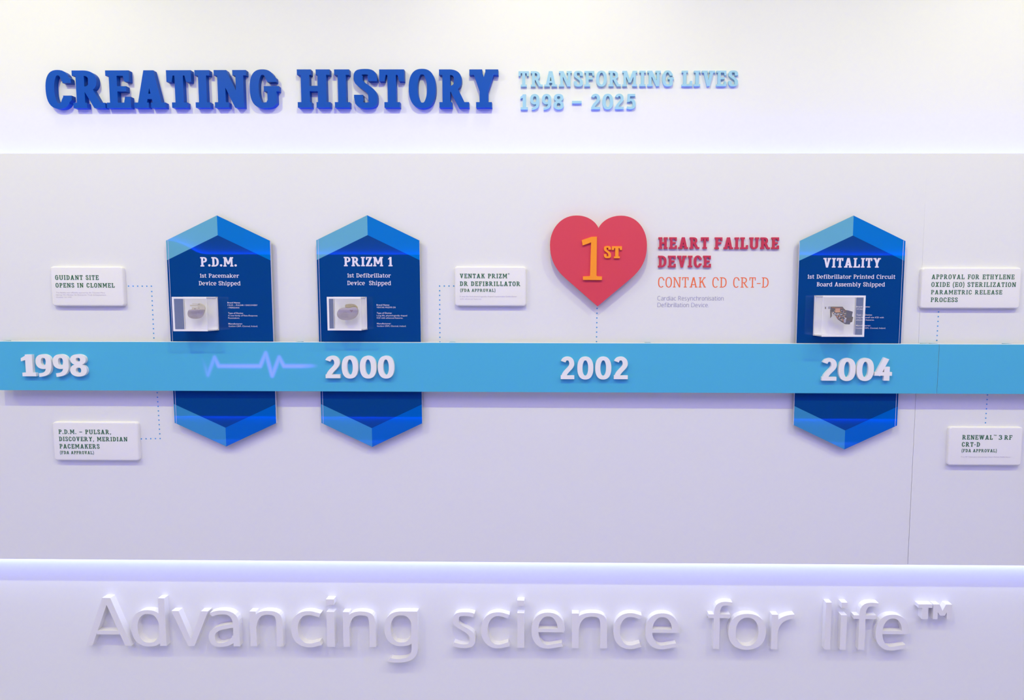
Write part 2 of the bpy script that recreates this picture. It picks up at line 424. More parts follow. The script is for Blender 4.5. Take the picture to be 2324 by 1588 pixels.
    else: raise ValueError('no glyph ' + ch)
    return k.F, W

GC = {}
def outline(ch, w, t, s):
    """merged triangles of a glyph: (points, triangles, rim edges, advance width)"""
    key = (ch, round(w, 4), round(t, 4), round(s, 4))
    if key in GC: return GC[key]
    F, W = glyph(ch, w, t, s)
    if not F:
        GC[key] = ([], [], [], W); return GC[key]
    vs = []; fs = []
    for f in F:
        a = sum(f[i][0]*f[(i+1) % len(f)][1]-f[(i+1) % len(f)][0]*f[i][1] for i in range(len(f)))
        if abs(a) < 1e-9: continue
        if a < 0: f = f[::-1]
        b = len(vs); vs += [Vector(p) for p in f]; fs.append(list(range(b, b+len(f))))
    V, E, T, _, _, OF = delaunay_2d_cdt(vs, [], fs, 1, 1e-5)
    tr = [list(f) for f, o in zip(T, OF) if o]
    for f in tr:
        a, b, c = (V[i] for i in f)
        if (b-a).cross(c-a) < 0: f.reverse()
    cnt = {}
    for f in tr:
        for i in range(3):
            e = (f[i], f[(i+1) % 3]); cnt[e] = cnt.get(e, 0)+1
    rim = [e for e in cnt if (e[1], e[0]) not in cnt]
    GC[key] = ([(v.x, v.y) for v in V], tr, rim, W)
    return GC[key]
# ------------------------------------------------------------------ materials
def lin(c):
    return tuple(((v/255)/12.92 if v/255 <= .04045 else ((v/255+.055)/1.055)**2.4) for v in c)+(1,)
MATS = {}
def mat(name, rgb, rough=.5, coat=0, metal=0, noise=0, spec=.5, bump=0, scale=0):
    if name in MATS: return MATS[name]
    m = bpy.data.materials.new(name); m.use_nodes = True; nt = m.node_tree
    b = nt.nodes['Principled BSDF']; c = lin(rgb)
    b.inputs['Base Color'].default_value = c; b.inputs['Roughness'].default_value = rough
    b.inputs['Metallic'].default_value = metal; b.inputs['Specular IOR Level'].default_value = spec
    if coat:
        b.inputs['Coat Weight'].default_value = coat; b.inputs['Coat Roughness'].default_value = .02
        b.inputs['Coat IOR'].default_value = 1.55
    if noise or bump:
        tc = nt.nodes.new('ShaderNodeTexCoord'); n = nt.nodes.new('ShaderNodeTexNoise')
        n.inputs['Scale'].default_value = scale or (60 if bump else 6); n.inputs['Detail'].default_value = 4
        nt.links.new(tc.outputs['Object'], n.inputs['Vector'])
        if noise:
            mx = nt.nodes.new('ShaderNodeMix'); mx.data_type = 'RGBA'
            mx.inputs[6].default_value = c; mx.inputs[7].default_value = tuple(v*(1-noise) for v in c[:3])+(1,)
            nt.links.new(n.outputs['Fac'], mx.inputs[0]); nt.links.new(mx.outputs[2], b.inputs['Base Color'])
        if bump:
            bp = nt.nodes.new('ShaderNodeBump'); bp.inputs['Strength'].default_value = bump; bp.inputs['Distance'].default_value = .001
            nt.links.new(n.outputs['Fac'], bp.inputs['Height']); nt.links.new(bp.outputs['Normal'], b.inputs['Normal'])
    MATS[name] = m; return m
def clear(name, rgb, see, rough=.08):
    """clear or milky acrylic: lets `see` of the light straight through"""
    m = bpy.data.materials.new(name); m.use_nodes = True; nt = m.node_tree
    b = nt.nodes['Principled BSDF']; b.inputs['Base Color'].default_value = lin(rgb); b.inputs['Roughness'].default_value = rough
    tr = nt.nodes.new('ShaderNodeBsdfTransparent'); mx = nt.nodes.new('ShaderNodeMixShader')
    mx.inputs[0].default_value = see
    nt.links.new(b.outputs[0], mx.inputs[1]); nt.links.new(tr.outputs[0], mx.inputs[2])
    nt.links.new(mx.outputs[0], nt.nodes['Material Output'].inputs[0])
    MATS[name] = m; return m

M_WALL = mat('white_wall_paint', (238, 238, 238), .55, noise=.012)
M_DUSK = mat('grey_blue_wall_paint', (118, 124, 150), .7, noise=.03)
M_CEIL = mat('ceiling_paint', (235, 235, 235), .8, noise=.02)
M_FLOOR = mat('pale_grey_carpet', (200, 198, 202), .95, noise=.12, bump=.4)
M_SLATE = mat('dark_slate_panel', (44, 44, 52), .7, noise=.05, spec=.2)
M_PANEL = mat('white_panel_laminate', (232, 232, 234), .42, noise=.012)
M_BANDW = mat('white_board_core', (240, 240, 240), .5, noise=.01)
M_BAND = mat('sky_blue_print', (80, 179, 219), .42, noise=.02, spec=.25)
M_NAVY = mat('deep_blue_print', (8, 67, 138), .35, coat=1, noise=.03, spec=.0)
M_PALE = mat('pale_blue_print', (102, 174, 206), .35, coat=1, noise=.02, spec=.0)
M_MID = mat('bright_blue_print', (0, 118, 208), .35, coat=1, noise=.02, spec=.0)
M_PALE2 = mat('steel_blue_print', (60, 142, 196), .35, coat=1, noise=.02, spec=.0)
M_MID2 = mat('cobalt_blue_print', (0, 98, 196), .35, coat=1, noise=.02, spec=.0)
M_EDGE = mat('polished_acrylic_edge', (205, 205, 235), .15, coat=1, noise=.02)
M_CARD = mat('white_card_plastic', (238, 236, 238), .4, noise=.01)
M_BLUE = mat('royal_blue_lacquer', (0, 80, 182), .42, noise=.02, spec=.18)
M_SKY = mat('pale_sky_lacquer', (160, 208, 234), .45, noise=.02, spec=.3)
M_WHITE = mat('white_lacquer', (240, 238, 240), .4, noise=.01)
M_PLATE = mat('bright_white_acrylic', (250, 249, 250), .4, noise=.01)
M_TAG = mat('painted_white_foam', (234, 232, 236), .55, noise=.012)
M_RED = mat('raspberry_red_lacquer', (200, 50, 78), .45, noise=.02)
M_HEART = mat('heart_red_lacquer', (219, 66, 80), .45, noise=.02)
M_ORNG = mat('orange_lacquer', (255, 154, 22), .45, noise=.02)
M_ORNP = mat('orange_print', (246, 116, 62), .5, noise=.02)
M_GREYP = mat('lilac_grey_print', (158, 155, 190), .5, noise=.02)
M_PRNT = mat('white_print', (232, 226, 244), .45, noise=.02)
M_GREEN = mat('forest_green_print', (44, 104, 66), .5, noise=.05)
M_FINE = mat('faint_lilac_print', (200, 193, 212), .5, noise=.02)
M_DOT = mat('dot_blue_print', (72, 158, 222), .5, noise=.02)
M_TITAN = mat('brushed_titanium', (184, 172, 174), .45, metal=.5, noise=.08, bump=.05)
M_CREAM = mat('cream_epoxy', (228, 218, 190), .35, noise=.05)
M_GOLD = mat('amber_clear_epoxy', (226, 206, 146), .25, scale=420, noise=.55, bump=.6)
M_PCB = mat('brown_circuit_board', (92, 74, 62), .5, noise=.5, scale=500)
M_CHIP = mat('slate_chip_package', (62, 64, 84), .4, noise=.1)
M_TAN = mat('tan_capacitor', (240, 176, 116), .45, noise=.08)
M_COPP = mat('copper_flex', (196, 120, 60), .35, metal=.5, noise=.1)
M_SOLD = mat('tin_solder', (205, 205, 210), .35, metal=.6, noise=.1)
M_DARK = mat('dark_engraving', (132, 122, 124), .5, noise=.05)
M_EMBL = mat('faded_red_print', (150, 118, 124), .5, noise=.05)
M_TEAL = mat('teal_bracket_plastic', (70, 150, 180), .5, noise=.05)
M_CLEAR = clear('clear_acrylic', (252, 251, 255), .88)
M_FROST = clear('milky_acrylic', (252, 250, 255), .72, .2)
M_MILK = clear('acrylic_cut_edge', (252, 250, 255), .12, .2)

# ------------------------------------------------------------------ object helpers
def mesh_obj(name, verts, faces, material, parent=None, loc=(0, 0, 0), smooth=None):
    me = bpy.data.meshes.new(name)
    me.from_pydata([tuple(v) for v in verts], [], [tuple(f) for f in faces]); me.validate()
    bm = bmesh.new(); bm.from_mesh(me); bmesh.ops.recalc_face_normals(bm, faces=bm.faces[:]); bm.to_mesh(me); bm.free()
    for m in (material if isinstance(material, (list, tuple)) else [material]): me.materials.append(m)
    if smooth is not None:
        me.shade_smooth(); me.set_sharp_from_angle(angle=math.radians(smooth))
    o = bpy.data.objects.new(name, me); COL.objects.link(o); o.location = loc
    if parent: o.parent = parent
    return o
def empty(name, loc):
    o = bpy.data.objects.new(name, None); COL.objects.link(o); o.location = loc; o.empty_display_size = .02; return o
def tag(o, label, cat, group=None):
    o['label'] = label; o['category'] = cat
    if group: o['group'] = group
    return o
def struct(o): o['kind'] = 'structure'; return o
def box(x0, x1, y0, y1, z0, z1):
    v = [(x, y, z) for x in (x0, x1) for y in (y0, y1) for z in (z0, z1)]
    return v, [(0, 1, 3, 2), (4, 6, 7, 5), (0, 4, 5, 1), (2, 3, 7, 6), (0, 2, 6, 4), (1, 5, 7, 3)]
def boxes(L):
    V = []; Fc = []
    for b in L:
        v, f = box(*b); n = len(V); V += v; Fc += [tuple(n+i for i in q_) for q_ in f]
    return V, Fc
def prism(pts, yf, yb):
    """upright slab: outline pts (x, z), front at yf, back at yb"""
    n = len(pts); v = [(x, yf, z) for x, z in pts]+[(x, yb, z) for x, z in pts]
    return v, [tuple(range(n)), tuple(range(2*n-1, n-1, -1))]+[(i, n+i, n+(i+1) % n, (i+1) % n) for i in range(n)]
def rrect(x0, x1, z0, z1, r, n=5):
    o = []
    for cx, cz, a in ((x1-r, z1-r, 0), (x0+r, z1-r, 90), (x0+r, z0+r, 180), (x1-r, z0+r, 270)):
        for i in range(n+1):
            t = math.radians(a+90*i/n); o.append((cx+r*math.cos(t), cz+r*math.sin(t)))
    return o
def layers(rings, cap=True):
    """skin through rings of equal length: [(pts, y), ...] from back to front"""
    n = len(rings[0][0]); V = [(x, y, z) for p, y in rings for x, z in p]; Fc = []
    for k in range(len(rings)-1):
        for i in range(n): Fc.append((k*n+i, k*n+(i+1) % n, (k+1)*n+(i+1) % n, (k+1)*n+i))
    Fc.append(tuple(range(n-1, -1, -1)));
    if cap: Fc.append(tuple((len(rings)-1)*n+i for i in range(n)))
    return V, Fc
def smooth_loop(P, k=6):
    o = []; n = len(P)
    for i in range(n):
        a, b, c, d = P[i-1], P[i], P[(i+1) % n], P[(i+2) % n]
        for j in range(k):
            t = j/k
            o.append(tuple(.5*((2*b[m])+(-a[m]+c[m])*t+(2*a[m]-5*b[m]+4*c[m]-d[m])*t*t+(-a[m]+3*b[m]-3*c[m]+d[m])*t**3) for m in (0, 1)))
    return o
def inset(P, d):
    """outline moved inwards by d"""
    n = len(P); A = sum(P[i][0]*P[(i+1) % n][1]-P[(i+1) % n][0]*P[i][1] for i in range(n)); s = 1 if A > 0 else -1
    o = []
    for i in range(n):
        tx, tz = P[(i+1) % n][0]-P[i-1][0], P[(i+1) % n][1]-P[i-1][1]; l = math.hypot(tx, tz) or 1
        o.append((P[i][0]-s*tz/l*d, P[i][1]+s*tx/l*d))
    return o

# ------------------------------------------------------------------ lettering helpers
def run(txt, w, t, s, sp, space):
    """layout of one line in cap-height units: [(char, x)], total width"""
    x = 0; L = []
    for ch in txt:
        if ch == ' ': x += space; continue
        W = outline(ch, w, t, s)[3]; L.append((ch, x, W)); x += W+sp
    return L, x-sp
def flat_lines(name, lines, y, style, material, parent):
    """printed lines on the plane y. line = (text, px0, px1, py_base, py_cap)"""
    w, t, s = style[:3]; sp = style[3] if len(style) > 3 else .12; space = style[4] if len(style) > 4 else .42
    V = []; Fc = []
    for txt, p0, p1, pb, pc in lines:
        x0, z0 = at(p0, pb, y); x1, _ = at(p1, pb, y); zc = at((p0+p1)/2, pc, y)[1]; z0 = at((p0+p1)/2, pb, y)[1]
        h = zc-z0; L, tot = run(txt, w, t, s, sp, space); kx = (x1-x0)/tot
        for ch, gx, W in L:
            P, T, _, _ = outline(ch, w, t, s); n = len(V)
            V += [(x0+(gx+a)*kx, y-.0004, z0+b*h) for a, b in P]; Fc += [tuple(n+i for i in f) for f in T]
    return up(mesh_obj(name, V, Fc, material, parent), parent)
def up(o, parent):
    if parent: o.matrix_parent_inverse = Matrix.Translation(-parent.location)
    return o
def sans_lines(name, lines, y, material, parent, bold=0):
    """small plain printing set in the built-in sans face"""
    V = []; Fc = []; dg = bpy.context.evaluated_depsgraph_get
    for txt, p0, p1, pb, pc in lines:
        cu = bpy.data.curves.new('t', 'FONT'); cu.body = txt; cu.size = 1; cu.resolution_u = 2; cu.offset = bold
        ob = bpy.data.objects.new('t', cu); COL.objects.link(ob)
        bpy.context.view_layer.update()
        me = bpy.data.meshes.new_from_object(ob.evaluated_get(dg()))
        bpy.data.objects.remove(ob); bpy.data.curves.remove(cu)
        xs = [v.co.x for v in me.vertices]; a, b = min(xs), max(xs)
        x0, z0 = at(p0, pb, y); x1 = at(p1, pb, y)[0]; h = (at(p0, pc, y)[1]-z0)/.729
        kx = (x1-x0)/(b-a); n = len(V)
        V += [(x0+(v.co.x-a)*kx, y-.0004, z0+v.co.y*h) for v in me.vertices]
        Fc += [tuple(n+i for i in p.vertices) for p in me.polygons]
        bpy.data.meshes.remove(me)
    return up(mesh_obj(name, V, Fc, material, parent), parent)
NUM = dict(zip('012345689', 'zero one two three four five six eight nine'.split()))
ORD = ['first', 'second', 'third', 'fourth', 'fifth', 'sixth', 'seventh', 'eighth', 'ninth', 'tenth', 'eleventh', 'twelfth']
def raised(spec, yf, yb, style, material, look, word, group, kind='letter', place='', tagname=None):
    """separately mounted characters: spec = [(char, px0, px1, py_base, py_cap)] measured on their fronts"""
    w, t, s = style
    for k, (ch, p0, p1, pb, pc) in enumerate(spec):
        pm = (pb+pc)/2
        x0 = at(p0, pm, yf)[0]; x1 = at(p1, pm, yf)[0]
        z0 = at((p0+p1)/2, pb, yf)[1]; z1 = at((p0+p1)/2, pc, yf)[1]
        P, T, E, W = outline(ch, w, t, s)
        xs = [p[0] for p in P]; a, b = min(xs), max(xs); kx = (x1-x0)/(b-a); kz = z1-z0; n = len(P)
        d = yb-yf
        V = [((p[0]-a)*kx, -d, p[1]*kz) for p in P]+[((p[0]-a)*kx, 0, p[1]*kz) for p in P]
        Fc = list(T)+[tuple(n+i for i in reversed(f)) for f in T]+[(e[1], e[0], n+e[0], n+e[1]) for e in E]
        nm = 'raised_'+('dash' if ch == '–' else kind)
        o = mesh_obj(nm, V, Fc, material, None, (x0, yb, z0))
        what = 'dash' if ch == '–' else f'{kind} {NUM.get(ch, ch)}'
        pos = f', {ORD[k]} in {word}' if len(spec) > 1 else f' of {word}'
        tag(o, f'{look} raised {what}{pos}{place}', 'letter' if kind == 'letter' else 'numeral', group)
def spread(chars, scale, ox, oy, base, cap, slope=0.0):
    """pixel spans measured in a magnified crop -> spec for raised()"""
    o = []
    for c, a, b in chars:
        x0, x1 = ox+a/scale, ox+b/scale; m = (x0+x1)/2
        o.append((c, x0, x1, base+slope*(m-chars_mid(chars, scale, ox)), cap+slope*(m-chars_mid(chars, scale, ox))))
    return o
def chars_mid(c, s, ox): return ox+(c[0][1]+c[-1][2])/2/s

# ------------------------------------------------------------------ the room
struct(mesh_obj('floor', *box(X_L, X_R, OPP_Y, WALL_Y, -.05, 0), M_FLOOR))
struct(mesh_obj('ceiling', *box(X_L, X_R, OPP_Y, WALL_Y, CEIL, CEIL+.05), M_CEIL))
struct(mesh_obj('wall_back', *box(X_L-.1, X_R+.1, WALL_Y, WALL_Y+.1, -.05, CEIL+.05), M_WALL))
struct(mesh_obj('wall_front', *box(X_L-.1, X_R+.1, OPP_Y-.1, OPP_Y, -.05, CEIL+.05), M_DUSK))
struct(mesh_obj('wall_left', *box(X_L-.1, X_L, OPP_Y, WALL_Y, -.05, CEIL+.05), M_WALL))
struct(mesh_obj('wall_right', *box(X_R, X_R+.1, OPP_Y, WALL_Y, -.05, CEIL+.05), M_WALL))
# panel on the facing wall
v, f = prism([(FX[0][0], FZ), (FX[-1][0], FZ)]+FX[::-1], OPP_Y+.05, OPP_Y+.03)
struct(mesh_obj('trim_1', v, f, M_SLATE))

# ------------------------------------------------------------------ timeline panel, two boards with an upright joint
SEAM_T = at(2103, 348.3)[0]; SEAM_B = at(2062, 1281)[0]; SEAM = (SEAM_T+SEAM_B)/2
PX0, PX1 = at(-300, 800)[0], X_R-.02
v, f = prism([(PX0, P_BOT), (SEAM-.0008, P_BOT), (SEAM-.00002, P_TOP), (PX0, P_TOP)], 0, .018)
panelA = tag(mesh_obj('wall_panel', v, f, M_PANEL), 'wide white wall panel carrying the red heart, left of the thin upright joint', 'panel', 'white timeline wall panels')
v, f = prism([(SEAM+.0008, P_BOT), (PX1, P_BOT), (PX1, P_TOP), (SEAM+.00002, P_TOP)], 0, .018)
panelB = tag(mesh_obj('wall_panel', v, f, M_PANEL), 'white wall panel right of the thin upright joint, cut by the right picture edge', 'panel', 'white timeline wall panels')
def dots(panel, P, r=.0024):
    V = []; Fc = []
    for px, py in P:
        x, z = at(px, py, -.0003); n = len(V)
        V += [(x+r*math.cos(i*PI/7), -.0006, z+r*math.sin(i*PI/7)) for i in range(14)]; Fc.append(tuple(range(n, n+14)))
    return mesh_obj('dotted_line', V, Fc, M_DOT, panel)
def pxline(a, b, n): return [(a[0]+(b[0]-a[0])*i/(n-1), a[1]+(b[1]-a[1])*i/(n-1)) for i in range(n)]
d = dots(panelA, pxline((281.5, 649), (343.6, 649.2), 7)+pxline((344.4, 661.3), (349.3, 766.7), 11)); d['label'] = 'small blue dots leading from the top left card to the band'
d = dots(panelA, pxline((356.9, 890.8), (362.7, 984), 10)+pxline((363.5, 994.8), (321, 995.5), 5)); d['label'] = 'small blue dots leading from the band to the bottom left card'
d = dots(panelA, pxline((1029.7, 648.8), (997.7, 648.8), 4)+pxline((997.8, 659.5), (998.5, 775.7), 12)); d['label'] = 'small blue dots leading from the middle card to the band'
d = dots(panelA, pxline((1355, 699.8), (1353.8, 774.9), 8)); d['label'] = 'small blue dots below the tip of the heart'
d = dots(panelB, pxline((2130.1, 707.6), (2126.1, 772), 7)); d['label'] = 'small blue dots between the upper right card and the band'
d = dots(panelB, pxline((2240.9, 896), (2236.5, 959), 7)); d['label'] = 'small blue dots between the band and the lower right card'
o = flat_lines('printed_lettering', [('CONTAK CD CRT-D', 1493.3, 1744, 652.2, 629)], 0, (.10, .078, .085, .10, .48), M_ORNP, panelA); o['label'] = 'thin orange slab letters'
o = flat_lines('printed_lettering', [('Cardiac Resynchronisation', 1492, 1642.3, 681.6, 671.8), ('Defibrillation Device.', 1492, 1608.6, 696.8, 687)], 0, (.10, .085, 0, .13, .38), M_GREYP, panelA); o['label'] = 'small lilac grey sans lettering'

# ------------------------------------------------------------------ blue timeline band
BF, BB = -.041, -.0245
bz0, bz1 = at(1162, 889.4, BF)[1], at(1162, 778.3, BF)[1]
bseam = at(2129, 837, BF)[0]
bx0, bx1 = at(-14, 837, BF)[0], X_R-.02
def band(x0, x1, label, clips):
    t = tag(empty('timeline_band', ((x0+x1)/2, BB, bz0)), label, 'sign band', 'blue timeline band sections')
    c = [up(mesh_obj('board', *box(x0, x1, BF+.0012, BB, bz0, bz1+.0012), M_BANDW, t), t),
         up(mesh_obj('printed_face', *box(x0, x1, BF, BF+.0012, bz0, bz1), M_BAND, t), t)]
    c[0]['label'] = 'white board core'; c[1]['label'] = 'sky blue front face'
    for p in clips:
        x, z = at(p, 778, BB)
        b = up(mesh_obj('bracket', *box(x-.009, x+.009, BB, -.0002, bz1-.05, bz1+.0015), M_TEAL, t), t); b['label'] = 'teal bracket'
    return t
bandA = band(bx0, bseam-.0006, 'long sky blue band crossing the panel, carrying the white years', (7, 677, 1025, 1471, 2102))
bandB = band(bseam+.0006, bx1, 'blank sky blue band section right of the joint beside 2004', (2122.5, 2290))
# glowing heartbeat trace shining through the band
m = bpy.data.materials.new('heartbeat_light'); m.use_nodes = True; nt = m.node_tree; nt.nodes.clear()
om = nt.nodes.new('ShaderNodeOutputMaterial'); em = nt.nodes.new('ShaderNodeEmission'); tr = nt.nodes.new('ShaderNodeBsdfTransparent')
ad = nt.nodes.new('ShaderNodeAddShader'); vc = nt.nodes.new('ShaderNodeVertexColor'); vc.layer_name = 'glow'
sp_ = nt.nodes.new('ShaderNodeSeparateColor'); nt.links.new(vc.outputs['Color'], sp_.inputs[0]); nt.links.new(sp_.outputs[0], em.inputs['Strength'])
em.inputs['Color'].default_value = (.20, .03, .48, 1)
nt.links.new(em.outputs[0], ad.inputs[0]); nt.links.new(tr.outputs[0], ad.inputs[1]); nt.links.new(ad.outputs[0], om.inputs[0])
TR = [(60, 190, .0), (105, 290, .10), (148, 425, .45), (218, 235, .62), (262, 328, .9), (480, 328, 1), (700, 328, 1), (758, 190, .75), (826, 430, .95), (900, 235, .8), (950, 328, 1), (1130, 328, 1), (1230, 326, .6), (1320, 325, .0)]
def glow_at(x, y):
    g = 0
    for (xa, ya, ga), (xb, yb_, gb) in zip(TR[:-1], TR[1:]):
        dx, dy = xb-xa, yb_-ya; u = min(1, max(0, ((x-xa)*dx+(y-ya)*dy)/(dx*dx+dy*dy)))
        d = math.hypot(x-xa-u*dx, y-ya-u*dy)
        g = max(g, (ga+(gb-ga)*u)*math.exp(-(d/21)**2))
    return max(0, g-.03)
V = []; Fc = []; A = []; idx = {}
NX, NY = 240, 62; gx = lambda i: 30+1320*i/NX; gy = lambda j: 140+350*j/NY
G_ = [[glow_at(gx(i), gy(j)) for j in range(NY+1)] for i in range(NX+1)]
for i in range(NX):
    for j in range(NY):
        q_ = ((i, j), (i+1, j), (i+1, j+1), (i, j+1))
        if max(G_[a_][b_] for a_, b_ in q_) <= 0: continue
        f_ = []
        for a_, b_ in q_:
            if (a_, b_) not in idx:
                X, Z = at(440+gx(a_)/4.648, 760+gy(b_)/4.648, BF-.0005); idx[a_, b_] = len(V); V.append((X, BF-.0005, Z)); A.append(G_[a_][b_])
            f_.append(idx[a_, b_])
        Fc.append(tuple(f_))
hb = mesh_obj('heartbeat_trace', V, Fc, m, bandA); up(hb, bandA); hb['label'] = 'glowing violet heartbeat line'
ca = hb.data.color_attributes.new('glow', 'FLOAT_COLOR', 'POINT')
for i, g in enumerate(A): ca.data[i].color = (g, g, g, 1)
hb.visible_shadow = True

# ------------------------------------------------------------------ raised headline letters on the backing wall
HF = WALL_Y-.020
hs = (.235, .142, .10)
def head(chars, s, ox, b0, c0, b1, c1):
    o = []; m0 = ox+(chars[0][1]+chars[0][2])/2/s; m1 = ox+(chars[-1][1]+chars[-1][2])/2/s
    for c, a, b in chars:
        x0, x1 = ox+a/s, ox+b/s; u = ((x0+x1)/2-m0)/(m1-m0) if m1 != m0 else 0
        o.append((c, x0, x1, b0+(b1-b0)*u, c0+(c1-c0)*u))
    return o
raised(head([('C', 168, 394), ('R', 405, 686), ('E', 699, 912), ('A', 940, 1217), ('T', 1233, 1450), ('I', 1482, 1612), ('N', 1651, 1934), ('G', 1962, 2218)], 3.873, 60, 245.3, 160.0, 243.6, 158.6),
       HF, WALL_Y, hs, M_BLUE, 'large royal blue', 'the word CREATING', 'letters of CREATING')
raised(head([('H', 155, 487), ('I', 532, 684), ('S', 728, 966), ('T', 988, 1240), ('O', 1285, 1560), ('R', 1594, 1895), ('Y', 1901, 2193)], 4.469, 640, 243.8, 157.4, 243.8, 157.4),
       HF, WALL_Y, hs, M_BLUE, 'large royal blue', 'the word HISTORY', 'letters of HISTORY')
TF = WALL_Y-.0095; ts_ = (.19, .125, .095)
raised(head([('T', 112, 208), ('R', 226, 338), ('A', 354, 474), ('N', 492, 612), ('S', 632, 718), ('F', 732, 824), ('O', 842, 943), ('R', 960, 1074), ('M', 1090, 1228), ('I', 1251, 1308), ('N', 1326, 1450), ('G', 1466, 1574)], 4.15, 1150, 196.2, 161.6, 195.2, 160.3),
       TF, WALL_Y, ts_, M_SKY, 'pale blue', 'the word TRANSFORMING', 'letters of TRANSFORMING')
raised(head([('L', 1649, 1748), ('I', 1764, 1824), ('V', 1839, 1962), ('E', 1976, 2070), ('S', 2089, 2180)], 4.15, 1150, 195.3, 160.3, 195.3, 160.3),
       TF, WALL_Y, ts_, M_SKY, 'pale blue', 'the word LIVES', 'letters of LIVES')
td_ = (.20, .15, .10)
raised(head([('1', 128, 198), ('9', 220, 308), ('9', 332, 420), ('8', 441, 537)], 4.15, 1150, 248.4, 213.9, 247.9, 213.4),
       TF, WALL_Y, td_, M_SKY, 'pale blue', 'the upper year 1998', 'numerals of the upper 1998', 'numeral')
raised([('–', 1150+615/4.15, 1150+705/4.15, 247.8+.2, 213.3)], TF, WALL_Y, td_, M_SKY, 'pale blue', 'the line 1998 – 2025', None)
raised(head([('2', 796, 880), ('0', 901, 1003), ('2', 1021, 1102), ('5', 1129, 1215)], 4.15, 1150, 247.7, 213.2, 247.4, 213.0),
       TF, WALL_Y, td_, M_SKY, 'pale blue', 'the year 2025', 'numerals of 2025', 'numeral')
# white letters below the panel
AF = WALL_Y-.027; as_ = (.112, .08, 0)
def low(chars, s, ox, base, cap):
    o = []
    for c, a, b in chars:
        x0, x1 = ox+a/s, ox+b/s; m_ = (x0+x1)/2
        o.append((c, x0, x1, base+(m_-251)*.0055, cap+(m_-251)*.0064))
    return o
raised(low([('A', 92, 384), ('d', 389, 610), ('v', 652, 888), ('a', 884, 1084), ('n', 1153, 1364), ('c', 1417, 1610), ('i', 1647, 1697), ('n', 1752, 1962), ('g', 2018, 2232)], 2.834, 160, 1464.6, 1356.4),
       AF, WALL_Y, as_, M_TAG, 'large white', 'the word Advancing', 'white letters of Advancing')
raised(low([('s', 174, 370), ('c', 419, 661), ('i', 727, 786), ('e', 847, 1131), ('n', 1192, 1492), ('c', 1545, 1785), ('e', 1817, 2104)], 3.748, 980, 1464.6, 1356.4),
       AF, WALL_Y, as_, M_TAG, 'large white', 'the word science', 'white letters of science')
raised(low([('f', 104, 302), ('o', 274, 596), ('r', 642, 834)], 3.748, 1580, 1464.6, 1356.4),
       AF, WALL_Y, as_, M_TAG, 'large white', 'the word for', 'white letters of for')
raised(low([('l', 1098, 1146), ('i', 1229, 1280), ('f', 1338, 1545), ('e', 1529, 1812)], 3.748, 1580, 1464.6, 1356.4),
       AF, WALL_Y, as_, M_TAG, 'large white', 'the word life', 'white letters of life')
raised([('T', 1580+1888/3.748, 1580+2008/3.748, 1404.5, 1371), ('M', 1580+2016/3.748, 1580+2174/3.748, 1404.8, 1371.3)],
       AF, WALL_Y, (.27, .24, 0), M_TAG, 'small white', 'the mark TM after life', 'white trade mark letters')

# ------------------------------------------------------------------ years on the band
YF = BF-.011; ys = (.215, .165, .09)
YW = {'1998': 'the leftmost year on the blue band', '2000': 'the year right of the glowing heartbeat', '2002': 'the year straight below the heart', '2004': 'the year over the rightmost plaque'}
def yr(chars, s, ox, b, c, word):
    raised([(ch, ox+a/s, ox+e/s, b, c) for ch, a, e in chars], YF, BF, ys, M_WHITE, 'bold white', YW[word], f'numerals of {word} on the band', 'numeral')
yr([('1', 243, 406), ('9', 409, 588), ('9', 606, 786), ('8', 801, 992)], 5.052, 0, 853.6, 804.4, '1998')
yr([('2', 1387, 1539), ('0', 1559, 1731), ('0', 1750, 1924), ('0', 1940, 2112)], 4.648, 440, 858.0, 808.0, '2000')
yr([('2', 165, 321), ('0', 355, 539), ('0', 560, 745), ('2', 775, 935)], 5.052, 1240, 860.2, 810.0, '2002')
yr([('2', 331, 475), ('0', 493, 662), ('0', 672, 842), ('4', 850, 1022)], 4.352, 1790, 863.6, 813.0, '2004')

# ------------------------------------------------------------------ heart with raised 1ST, and the red heading
HB, HFr = -.014, -.026
hc = [(1358.5, 517.4)]
half = bez((1358.5, 517.4), (1352, 503), (1335, 488.8), (1308.5, 488.8), 12)[1:]+bez((1308.5, 488.8), (1272, 488.8), (1248.2, 520), (1248.2, 556), 14)[1:] \
     + bez((1248.2, 556), (1248.2, 590), (1262, 612), (1282, 630), 10)[1:]
rgt = bez((1358.5, 517.4), (1365, 503), (1383, 489.2), (1410, 489.2), 12)[1:]+bez((1410, 489.2), (1446, 489.2), (1468.3, 520), (1468.3, 556), 14)[1:] \
     + bez((1468.3, 556), (1468.3, 590), (1455, 611), (1435, 629), 10)[1:]
hp = [at(a, b, HFr) for a, b in [(1358.5, 517.4)]+half+[(1356.2, 695)]+rgt[::-1]]
heart = tag(empty('heart_plaque', (at(1358, 600, HFr)[0], HB, at(1358, 600, HFr)[1])), 'large flat red heart plaque with an orange first-place mark', 'heart plaque')
up(mesh_obj('heart_body', *prism(hp, HFr, HB), M_HEART, heart), heart)
xh_, zh_ = heart.location.x, heart.location.z
o = up(mesh_obj('spacer', *box(xh_-.06, xh_+.06, HB, -.0002, zh_-.05, zh_+.06), M_BANDW, heart), heart)
c7 = lambda X, Y: (1220+X/4.007, 470+Y/4.007)
one = [at(*c7(*p), HFr-.007) for p in ((540, 268), (490, 270), (402, 300), (410, 348), (487, 320), (478, 622), (472, 627), (413, 629), (413, 661), (586, 662), (586, 630), (545, 628), (536, 622))]
o = mesh_obj('raised_numeral', *prism(one, HFr-.007, HFr), M_ORNG); tag(o, 'tall orange raised numeral 1 on the red heart', 'numeral', 'orange characters on the heart')
